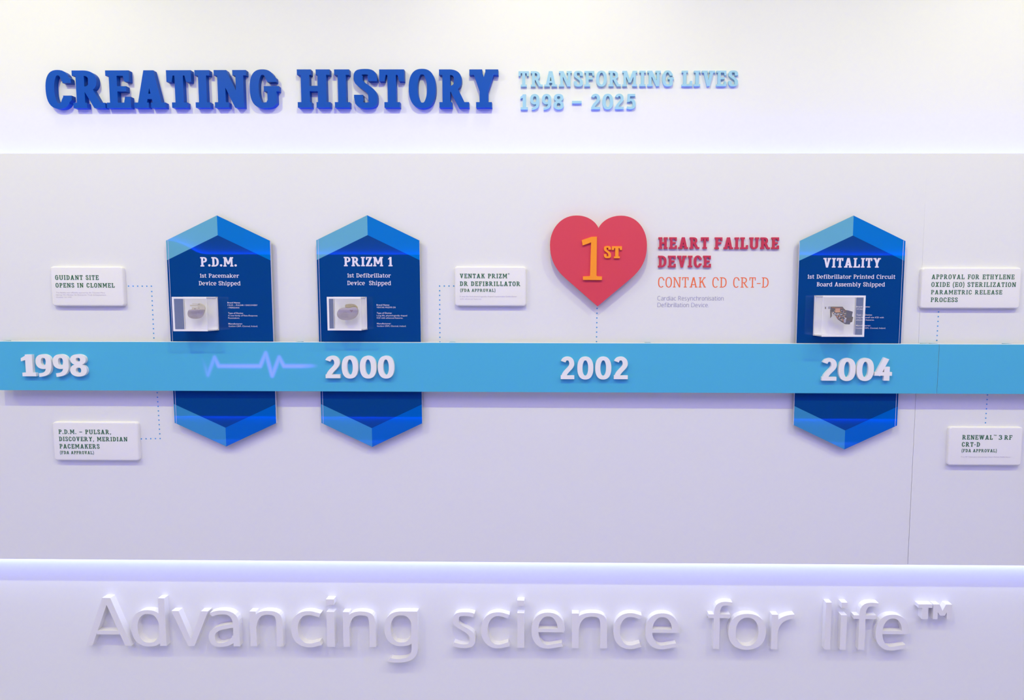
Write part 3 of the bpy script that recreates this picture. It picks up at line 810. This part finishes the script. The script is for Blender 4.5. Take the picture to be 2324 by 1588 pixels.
raised([('S', 1370.6, 1386.8, 585.3, 558.2)], HFr-.006, HFr, (.22, .15, .085), M_ORNG, 'small orange', 'the mark ST on the heart', 'orange characters on the heart')
raised([('T', 1388.6, 1411.6, 585.8, 558.6)], HFr-.006, HFr, (.22, .15, .085), M_ORNG, 'small orange', 'the mark ST on the heart', 'orange characters on the heart')
def word_spec(txt, p0, p1, pb, pc, style, sp=.13):
    w, t, s = style; L, tot = run(txt, w, t, s, sp, .42); k = (p1-p0)/tot
    return [(ch, p0+x*k, p0+(x+W)*k, pb, pc) for ch, x, W in L]
rs = (.215, .145, .085); RF = -.007
raised(word_spec('HEART', 1494.5, 1608.6, 564.3, 538.2, rs), RF, 0, rs, M_RED, 'crimson', 'the word HEART', 'crimson letters of HEART')
raised(word_spec('FAILURE', 1622.3, 1768.5, 564.8, 538.4, rs), RF, 0, rs, M_RED, 'crimson', 'the word FAILURE', 'crimson letters of FAILURE')
raised(word_spec('DEVICE', 1493.8, 1613.8, 606.4, 580, rs), RF, 0, rs, M_RED, 'crimson', 'the word DEVICE', 'crimson letters of DEVICE')

# ------------------------------------------------------------------ white caption cards
CF = -.015
gs = (.185, .13, .085, .17, .50); gsm = (.19, .14, .07, .17, .45)
def card(x0, x1, y0, y1, label):
    """x0..y1: outer pixel limits of the front"""
    ym, xm = (y0+y1)/2, (x0+x1)/2
    X0, X1 = at(x0, ym, CF)[0], at(x1, ym, CF)[0]; Z0, Z1 = at(xm, y1, CF)[1], at(xm, y0, CF)[1]
    t = tag(empty('caption_card', ((X0+X1)/2, 0, Z0)), label, 'sign card', 'white caption cards')
    rings = []
    for ins, y in ((.0, 0), (0, -.0105), (.0006, -.0125), (.0017, -.0140), (.0032, -.0147), (.0052, CF)):
        rings.append((rrect(X0+ins, X1-ins, Z0+ins, Z1-ins, max(.010-ins*.8, .002)), y))
    up(mesh_obj('card_body', *layers(rings), M_CARD, t, smooth=50), t)
    return t
c = card(115.5, 280, 604.5, 694.3, 'white card with a two-line green heading at the upper left, dots to its right')
flat_lines('heading_lettering', [('GUIDANT SITE', 125.6, 224.1, 634.9, 624.3), ('OPENS IN CLONMEL', 126.5, 260.5, 652.3, 642.1)], CF, gs, M_GREEN, c)
sans_lines('small_print', [('The facility was officially opened by An Tánaiste Mary', 127.3, 238.7, 665, 662.2), ('Harney TD, Minister for Enterprise, Trade & Employment,', 127.4, 241.6, 670.2, 667.4), ('October 1st 1999.', 127.6, 163.6, 675.4, 672.6)], CF, M_FINE, c)['label'] = 'faint lilac print'
c = card(120.5, 313.5, 957.5, 1044.8, 'white card with four lines of dark green text, lower left below the band')
flat_lines('heading_lettering', [('P.D.M. – PULSAR,', 133.4, 252.4, 984.7, 974.6), ('DISCOVERY, MERIDIAN', 134.4, 289.4, 1001, 991.1), ('PACEMAKERS', 135.6, 226.1, 1017.6, 1007.4)], CF, gs, M_GREEN, c)
flat_lines('approval_lettering', [('(FDA APPROVAL)', 136.8, 213.1, 1030.2, 1023)], CF, gsm, M_GREEN, c)
c = card(1031.5, 1194, 604.5, 694.4, 'white card with green heading and bracketed approval line, right of the second blue plaque')
flat_lines('heading_lettering', [('VENTAK PRIZM', 1043.6, 1151, 631.2, 620.9), ('DR DEFIBRILLATOR', 1043.8, 1180.8, 648.8, 638.5)], CF, gs, M_GREEN, c)
flat_lines('approval_lettering', [('(FDA APPROVAL)', 1044.8, 1124.2, 662, 655.1)], CF, gsm, M_GREEN, c)
sans_lines('registered_mark', [('®', 1152.4, 1156.6, 623.2, 619.6)], CF, M_GREEN, c)
sans_lines('small_print', [('It was the first physiologically shaped Implantable Defibrillator', 1043.8, 1173, 673.8, 670.7), ('with advanced features.', 1043.8, 1093, 679.6, 676.5)], CF, M_FINE, c)['label'] = 'faint lilac print'
c = card(2090.5, 2317, 607, 699.7, 'white card with four lines of green text, upper right beside the third blue plaque')
flat_lines('heading_lettering', [('APPROVAL FOR ETHYLENE', 2114, 2301.8, 633.4, 622.8), ('OXIDE (EO) STERILIZATION', 2113.4, 2305.4, 650.9, 640.3), ('PARAMETRIC RELEASE', 2112.7, 2273.9, 667.8, 658), ('PROCESS', 2112, 2173, 685.2, 675)], CF, (.165, .115, .085, .17, .5), M_GREEN, c)
c = card(2152.5, 2320.5, 968.8, 1056, 'white card with three lines of dark green text, lower right below the band')
flat_lines('heading_lettering', [('RENEWAL', 2183.6, 2252.8, 997.2, 987), ('3', 2266.7, 2273.6, 997.3, 987.2), ('RF', 2279, 2297, 997.5, 987.3), ('CRT-D', 2182.6, 2223.6, 1013.2, 1003)], CF, gs, M_GREEN, c)
sans_lines('trade_mark', [('™', 2254.7, 2261.3, 991, 986.2)], CF, M_GREEN, c)
flat_lines('approval_lettering', [('(FDA APPROVAL)', 2182.3, 2261.7, 1025.9, 1018.7)], CF, gsm, M_GREEN, c)
sans_lines('small_print', [('First RF Telemetry (wirelessly) Heart Failure Defibrillator.', 2181, 2294, 1037.6, 1034.8)], CF, M_FINE, c)['label'] = 'faint lilac print'

# ------------------------------------------------------------------ blue hexagonal plaques
QF, QB = -.022, -.013
def plaque(ap, sl, sr, bl, br, bt, label, light_side):
    """pixel corners: apex, upper shoulders, lower shoulders, bottom tip"""
    A, L, R_, l, r, B = (at(*p, QF) for p in (ap, sl, sr, bl, br, bt))
    xl, xr = (L[0]+l[0])/2, (R_[0]+r[0])/2; xc = (xl+xr)/2
    zs, zb = (L[1]+R_[1])/2, (l[1]+r[1])/2; zt, z0 = A[1], B[1]
    t = tag(empty('hexagon_plaque', (xc, 0, z0)), label, 'plaque', 'blue hexagonal plaques')
    hexa = [(xc, z0), (xr, zb), (xr, zs), (xc, zt), (xl, zs), (xl, zb)]
    o = up(mesh_obj('acrylic_body', *prism(hexa, QF, QB), [M_NAVY, M_EDGE], t), t); o['label'] = 'deep blue printed acrylic slab'
    for p in o.data.polygons: p.material_index = 0 if len(p.vertices) == 6 else 1
    h = .0655; y = QF-.0003
    def facet(p, m_, lb):
        up(mesh_obj('printed_facet', [(a, y, b) for a, b in p], [tuple(range(len(p)))], m_, t), t)['label'] = lb
    facet([(xl, zs-h), (xc, zt-h), (xc, zt), (xl, zs)], M_PALE, 'pale blue upper facet')
    facet([(xc, zt-h), (xr, zs-h), (xr, zs), (xc, zt)], M_MID, 'bright blue upper facet')
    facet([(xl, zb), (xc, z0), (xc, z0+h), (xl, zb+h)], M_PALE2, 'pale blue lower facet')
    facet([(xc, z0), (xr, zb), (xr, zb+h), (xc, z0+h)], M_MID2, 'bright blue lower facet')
    e = [(xl+.0058, xl+.0072)] if light_side < 0 else [(xr-.0072, xr-.0058)]  # flat pale strip painted on the front, imitating the edge refracted in the acrylic
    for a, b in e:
        s_ = up(mesh_obj('painted_edge_highlight', [(a, y-.0003, zb-.002), (b, y-.0003, zb-.002), (b, y-.0003, zs+.002), (a, y-.0003, zs+.002)], [(0, 1, 2, 3)], M_EDGE, t), t); s_['label'] = 'pale painted line imitating the refracted edge'
    for dx in (-.08, .08):
        for z in (zb+.11, zs-.11):
            up(mesh_obj('stand_off', *box(xc+dx-.01, xc+dx+.01, QB, -.0002, z-.01, z+.01), M_BANDW, t), t)
    return t
ps = (.215, .135, .085, .10, .42); pl = (.14, .10, .075, .085, .40)
q1 = plaque((490.3, 488.7), (376.6, 545.9), (612.6, 546), (396.6, 959.8), (626.7, 959.5), (515.2, 1012.8), 'blue hexagonal plaque titled with three initials and full stops, leftmost of three', -1)
q2 = plaque((832.8, 488.2), (717.7, 545.2), (952, 545.2), (729.5, 959.8), (957.8, 960.2), (845.6, 1014), 'blue hexagonal plaque standing above and below the year 2000', -1)
q3 = plaque((1939.5, 489), (1815.3, 547), (2054.9, 546.3), (1801.3, 964), (2035.9, 965.8), (1918.3, 1019.5), 'blue hexagonal plaque standing above and below the year 2004', 1)
def texts(q_, title, caps, det):
    flat_lines('title_lettering', [title], QF-.0004, ps, M_PRNT, q_); flat_lines('caption_lettering', caps, QF-.0004, pl, M_PRNT, q_)
    for d_ in det:
        if d_[0].endswith(':'): sans_lines('detail_heading', [d_], QF-.0004, M_PRNT, q_, .008)
        else: sans_lines('detail_lettering', [d_], QF-.0004, M_PRNT, q_)
def dl(t, a, b, base): return (t, a, b, base, base-3.5)
texts(q1, ('P.D.M.', 455.2, 537.8, 604.7, 583.3), [('1st Pacemaker', 454, 542.5, 629.9, 620.8), ('Device Shipped', 451.5, 546, 647.3, 637.8)],
      [dl('Brand Name:', 516.3, 545.2, 688.2), dl('P.D.M. – PULSAR / DISCOVERY', 516.8, 584.5, 693.9), dl('/ MERIDIAN', 517.2, 543, 699.6), dl('Type of Device:', 517.9, 552, 711.9), dl('A new family of Rate-Response', 517.9, 584.5, 717.4), dl('Pacemakers.', 518.2, 544.2, 723), dl('Manufacturer:', 518.6, 550.4, 736), dl('Guidant CRM, Clonmel, Ireland.', 518.9, 585, 741.5)])
texts(q2, ('PRIZM 1', 780.7, 890.9, 604.1, 582.9), [('1st Defibrillator', 788.4, 887, 629.5, 620.2), ('Device  Shipped', 788.4, 887.5, 646.8, 637.2)],
      [dl('Brand Name:', 854.7, 883.9, 693.3), dl('VENTAK PRIZM® DR', 854.9, 898.3, 698.9), dl('Type of Device:', 855, 889.3, 711.7), dl('Long life, physiologically shaped', 855, 924, 717.3), dl('ICD with advanced features.', 855.2, 914.6, 722.8), dl('Manufacturer:', 855.4, 887.4, 735.6), dl('Guidant CRM, Clonmel, Ireland.', 855.5, 921.8, 741.2)])
texts(q3, ('VITALITY', 1867.9, 1998.3, 607.1, 585.3), [('1st Defibrillator Printed Circuit', 1832.6, 2031.6, 632.3, 623), ('Board Assembly Shipped', 1853.4, 2008, 649.8, 640.3)],
      [dl('Brand Name:', 1943.2, 1974.3, 697.3), dl('VITALITY', 1943.5, 1965, 702.8), dl('Type of Device:', 1943.5, 1979, 715.8), dl('Long life, small size ICD with', 1942.6, 2005.6, 721.6), dl('advanced features.', 1942.6, 1984, 727.2), dl('Manufacturer:', 1942.3, 1975.6, 740), dl('Guidant CRM, Clonmel, Ireland.', 1942, 2009.8, 745.8)])

# ------------------------------------------------------------------ clear display cases on the plaques
def case(bx0_, bx1_, y0, y1, depth, near, label):
    """pixel limits of the back plate on the plaque"""
    yb = QF-.0006; yf = yb-depth
    ym = (y0+y1)/2; xm = (bx0_+bx1_)/2
    X0, X1 = at(bx0_, ym, yb)[0], at(bx1_, ym, yb)[0]; Z0, Z1 = at(xm, y1, yb)[1], at(xm, y0, yb)[1]
    t = tag(empty('display_case', ((X0+X1)/2, yb, Z0)), label, 'display case', 'clear display cases on the plaques')
    up(mesh_obj('back_plate', *box(X0+.002, X1-.002, yb-.003, yb, Z0+.002, Z1-.002), M_PLATE, t), t)['label'] = 'white back plate'
    V = [(x, y, z) for y in (yb, yf) for x, z in ((X0, Z0), (X1, Z0), (X1, Z1), (X0, Z1))]
    up(mesh_obj('clear_cover', V, [(4, 5, 6, 7), (0, 1, 5, 4), (1, 2, 6, 5), (2, 3, 7, 6), (3, 0, 4, 7)], M_CLEAR, t), t)['label'] = 'clear acrylic cover'
    w, wt = .0062, .0009; l_, r_ = (w, wt) if near > 0 else (wt, w)         # the wall on the far side shows its full thickness
    B = [(X0, X1, yf-.0004, yf+.001, Z0, Z0+w), (X0, X1, yf-.0004, yf+.001, Z1-w, Z1), (X0, X0+l_, yf-.0004, yf+.001, Z0+w, Z1-w), (X1-r_, X1, yf-.0004, yf+.001, Z0+w, Z1-w)]
    for za, zb2 in ((Z0, Z0+.0035), (Z1-.0035, Z1)):
        up(mesh_obj('cover_wall', *box(X0+.001, X1-.001, yf+.0011, yb-.0061, za, zb2), M_FROST, t), t)['label'] = 'milky cover wall seen along its thickness'
    up(mesh_obj('front_rim', *boxes(B), M_MILK, t), t)['label'] = 'bright front rim of the cover'
    w2 = .0034; wl, wr = (.0008, w2) if near > 0 else (w2, .0008)
    B = [(X0-.0003, X0+wl, yb-.006, yb, Z0, Z1), (X1-wr, X1+.0003, yb-.006, yb, Z0, Z1), (X0, X1, yb-.006, yb, Z0-.0003, Z0+w2), (X0, X1, yb-.006, yb, Z1-w2, Z1+.0003)]
    up(mesh_obj('rear_rim', *boxes(B), M_MILK, t), t)['label'] = 'bright rear rim of the cover'
    return t, yb-.003, (X0, X1, Z0, Z1)
k1, p1_, _ = case(419.5, 495.5, 673.5, 749, .075, 1, 'clear display case holding the small pacemaker, on the leftmost plaque')
k2, p2_, _ = case(758.5, 833, 673.5, 747.5, .07, 1, 'clear display case holding the bean-shaped device, on the plaque above 2000')
k3, p3_, _ = case(1846.5, 1940, 670.5, 761, .08, -1, 'larger clear display case holding a circuit board, on the plaque above 2004')
def post(k, px, py, yb, yf, r=.006):
    x, z = at(px, py, yf)
    P = [(x+r*math.cos(i*PI/8), z+r*math.sin(i*PI/8)) for i in range(16)]
    up(mesh_obj('mounting_post', *prism(P, yf, yb), M_WHITE, k), k)
# --- pacemaker
y_f = p1_-.034; cz = lambda X, Y: (380+X/9.683, 650+Y/9.683)
P = [at(*cz(*p), y_f) for p in ((470, 512), (560, 497), (700, 494), (790, 496), (806, 515), (800, 560), (770, 630), (720, 685), (650, 708), (560, 708), (495, 690), (448, 650), (434, 600), (442, 550))]
P = smooth_loop(P, 5)
dv = tag(empty('pacemaker', (sum(p[0] for p in P)/len(P), y_f+.009, min(p[1] for p in P))), 'small grey metal pacemaker with a cream header, in the leftmost display case', 'medical device')
up(mesh_obj('metal_can', *layers([(inset(P, .002), y_f+.009), (P, y_f+.007), (P, y_f+.0022), (inset(P, .0008), y_f+.0008), (inset(P, .0022), y_f)]), M_TITAN, dv, smooth=50), dv)
H = smooth_loop([at(*cz(*p), y_f) for p in ((640, 500), (655, 450), (640, 400), (668, 372), (720, 376), (775, 405), (808, 450), (812, 510), (740, 505))], 4)
hd = up(mesh_obj('header', *layers([(H, y_f+.008), (H, y_f+.003), (inset(H, .001), y_f+.0012)]), M_CREAM, dv, smooth=50), dv); hd['label'] = 'cream header block'
for X0_, Y0_, Y1_ in ((515, 375, 392), (465, 402, 436), (505, 455, 500)):
    H = rrect(at(*cz(X0_, 0), y_f)[0], at(*cz(700, 0), y_f)[0], at(*cz(600, Y1_), y_f)[1], at(*cz(600, Y0_), y_f)[1], .0007, 3)
    up(mesh_obj('lead_socket', *layers([(H, y_f+.0085), (H, y_f+.003), (inset(H, .0004), y_f+.0024)]), M_CREAM, dv), dv)['label'] = 'cream lead socket'
for a in ((600, 490), (690, 475), (690, 390)):
    x, z = at(*cz(*a), y_f); up(mesh_obj('set_screw', *prism([(x+.0012*math.cos(i*PI/5), z+.0012*math.sin(i*PI/5)) for i in range(10)], y_f+.0006, y_f+.003), M_CHIP, dv), dv)
B = []
for y0_, xa, xb in ((560, 515, 720), (590, 540, 650), (612, 525, 650), (636, 545, 640), (658, 510, 660), (675, 530, 655)):
    x0, z0 = at(*cz(xa, y0_), y_f); x1, _ = at(*cz(xb, y0_), y_f); B.append((x0, x1, y_f-.0002, y_f+.0004, z0-.0004, z0+.0004))
up(mesh_obj('engraved_lines', *boxes(B), M_DARK, dv), dv)
post(k1, 380+620/9.683, 650+600/9.683, p1_, y_f+.009)
# --- bean-shaped defibrillator
y_f = p2_-.032; cz = lambda X, Y: (730+X/10.104, 650+Y/10.104)
P = smooth_loop([at(*cz(*p), y_f) for p in ((346, 640), (362, 570), (420, 502), (520, 482), (620, 486), (700, 470), (768, 466), (815, 510), (828, 575), (805, 650), (745, 720), (650, 762), (540, 772), (440, 755), (375, 712))], 5)
dv = tag(empty('defibrillator', (sum(p[0] for p in P)/len(P), y_f+.010, min(p[1] for p in P))), 'bean-shaped silver metal device with an amber header, in the case above 2000', 'medical device')
up(mesh_obj('metal_can', *layers([(inset(P, .002), y_f+.011), (P, y_f+.009), (P, y_f+.0022), (inset(P, .0008), y_f+.0008), (inset(P, .0022), y_f)]), M_TITAN, dv, smooth=50), dv)
H = smooth_loop([at(*cz(*p), y_f) for p in ((536, 478), (538, 420), (590, 404), (650, 398), (720, 404), (772, 432), (808, 478), (800, 500), (768, 466), (700, 472), (620, 486))], 4)
hd = up(mesh_obj('header', *layers([(H, y_f+.009), (H, y_f+.003), (inset(H, .0008), y_f+.0012)]), M_GOLD, dv, smooth=50), dv); hd['label'] = 'amber translucent header'
hx = [at(*cz(*p), y_f-.0003) for p in ((684, 592), (650, 552), (652, 538), (666, 532), (684, 546), (704, 532), (718, 538), (718, 552))]
em_ = up(mesh_obj('emblem', *prism(hx, y_f-.0003, y_f+.0003), M_EMBL, dv), dv); em_['label'] = 'small faded red heart'
hx = [(a+(sum(q_[0] for q_ in hx)/8-a)*.28, b+(sum(q_[1] for q_ in hx)/8-b)*.28) for a, b in hx]
up(mesh_obj('emblem_centre', *prism(hx, y_f-.0005, y_f), M_TITAN, em_), dv)
B = []
for y0_, xa, xb in ((575, 505, 560), (600, 490, 580), (625, 455, 600), (648, 445, 620), (675, 440, 600), (700, 455, 620)):
    x0, z0 = at(*cz(xa, y0_), y_f); x1, _ = at(*cz(xb, y0_), y_f); B.append((x0, x1, y_f-.0002, y_f+.0004, z0-.00035, z0+.00035))
up(mesh_obj('engraved_lines', *boxes(B), M_DARK, dv), dv)
post(k2, 730+590/10.104, 650+620/10.104, p2_, y_f+.0112)
# --- printed circuit board
y_f = p3_-.038; cz = lambda X, Y: (1800+X/8.938, 650+Y/8.938)
def quad(*p): return [at(*cz(*q_), y_f) for q_ in p]
brd = quad((648, 412), (745, 408), (1005, 410), (1030, 445), (1065, 478), (1100, 480), (1205, 508), (1195, 610), (1215, 620), (1190, 722), (1160, 730), (1142, 768), (1060, 764), (985, 722), (900, 660), (862, 592), (800, 540), (768, 470), (745, 452), (650, 456))
dv = tag(empty('circuit_board', (sum(p[0] for p in brd)/len(brd), y_f+.0016, min(p[1] for p in brd))), 'small brown printed circuit board crowded with chips, in the display case above 2004', 'circuit board')
up(mesh_obj('board', *prism(brd, y_f, y_f+.0016), M_PCB, dv), dv)
def chip(name, m_, h, *p, lb=None):
    o = up(mesh_obj(name, *prism(quad(*p), y_f-h, y_f), m_, dv), dv)
    if lb: o['label'] = lb
chip('capacitor', M_TAN, .004, (850, 448), (942, 444), (944, 522), (852, 526), lb='tan square capacitor')
chip('chip', M_CHIP, .003, (1092, 486), (1204, 512), (1196, 552), (1080, 528), lb='slate grey chip')
chip('chip', M_CHIP, .003, (1078, 536), (1192, 560), (1172, 640), (1062, 618), lb='slate grey chip')
chip('chip', M_CHIP, .003, (1072, 690), (1154, 706), (1144, 766), (1062, 758), lb='slate grey chip')
chip('crystal_can', M_SOLD, .003, (1032, 654), (1068, 660), (1054, 738), (1020, 730), lb='silver rectangular can')
chip('connector', M_WHITE, .004, (662, 412), (706, 410), (706, 452), (662, 454), lb='white connector')
chip('connector', M_SOLD, .003, (716, 414), (752, 412), (752, 450), (716, 452), lb='silver connector')
chip('flex_strip', M_COPP, .001, (765, 416), (1000, 436), (1005, 452), (800, 440), lb='copper flexible strip')
chip('flex_strip', M_COPP, .001, (866, 600), (886, 592), (920, 655), (902, 660), lb='copper flexible strip')
chip('flex_strip', M_PCB, .002, (748, 470), (778, 470), (782, 600), (754, 640), lb='thin brown tail')
chip('edge_connector', M_PCB, .003, (1196, 612), (1212, 618), (1192, 716), (1172, 712), lb='brown edge connector')
random.seed(4); used = []
for i in range(420):
    X, Y = random.uniform(790, 1060), random.uniform(470, 730)
    lo, hi = 452+max(0, X-1000)*.5, 520+(X-790)*.95
    if not (lo < Y < min(hi, 735)) or (840 < X < 955 and Y < 535): continue
    w_, h_ = random.uniform(10, 26), random.uniform(8, 18)
    if any(abs(X-a_) < 17 and abs(Y-b_) < 12 for a_, b_ in used): continue
    used.append((X, Y))
    m_ = random.choice((M_SOLD, M_SOLD, M_WHITE, M_CHIP, M_CHIP, M_TAN, M_COPP))
    chip('surface_component', m_, .0018, (X, Y), (X+w_, Y+3), (X+w_, Y+h_+3), (X, Y+h_))
post(k3, 1800+900/8.938, 650+540/8.938, p3_, y_f+.0016)
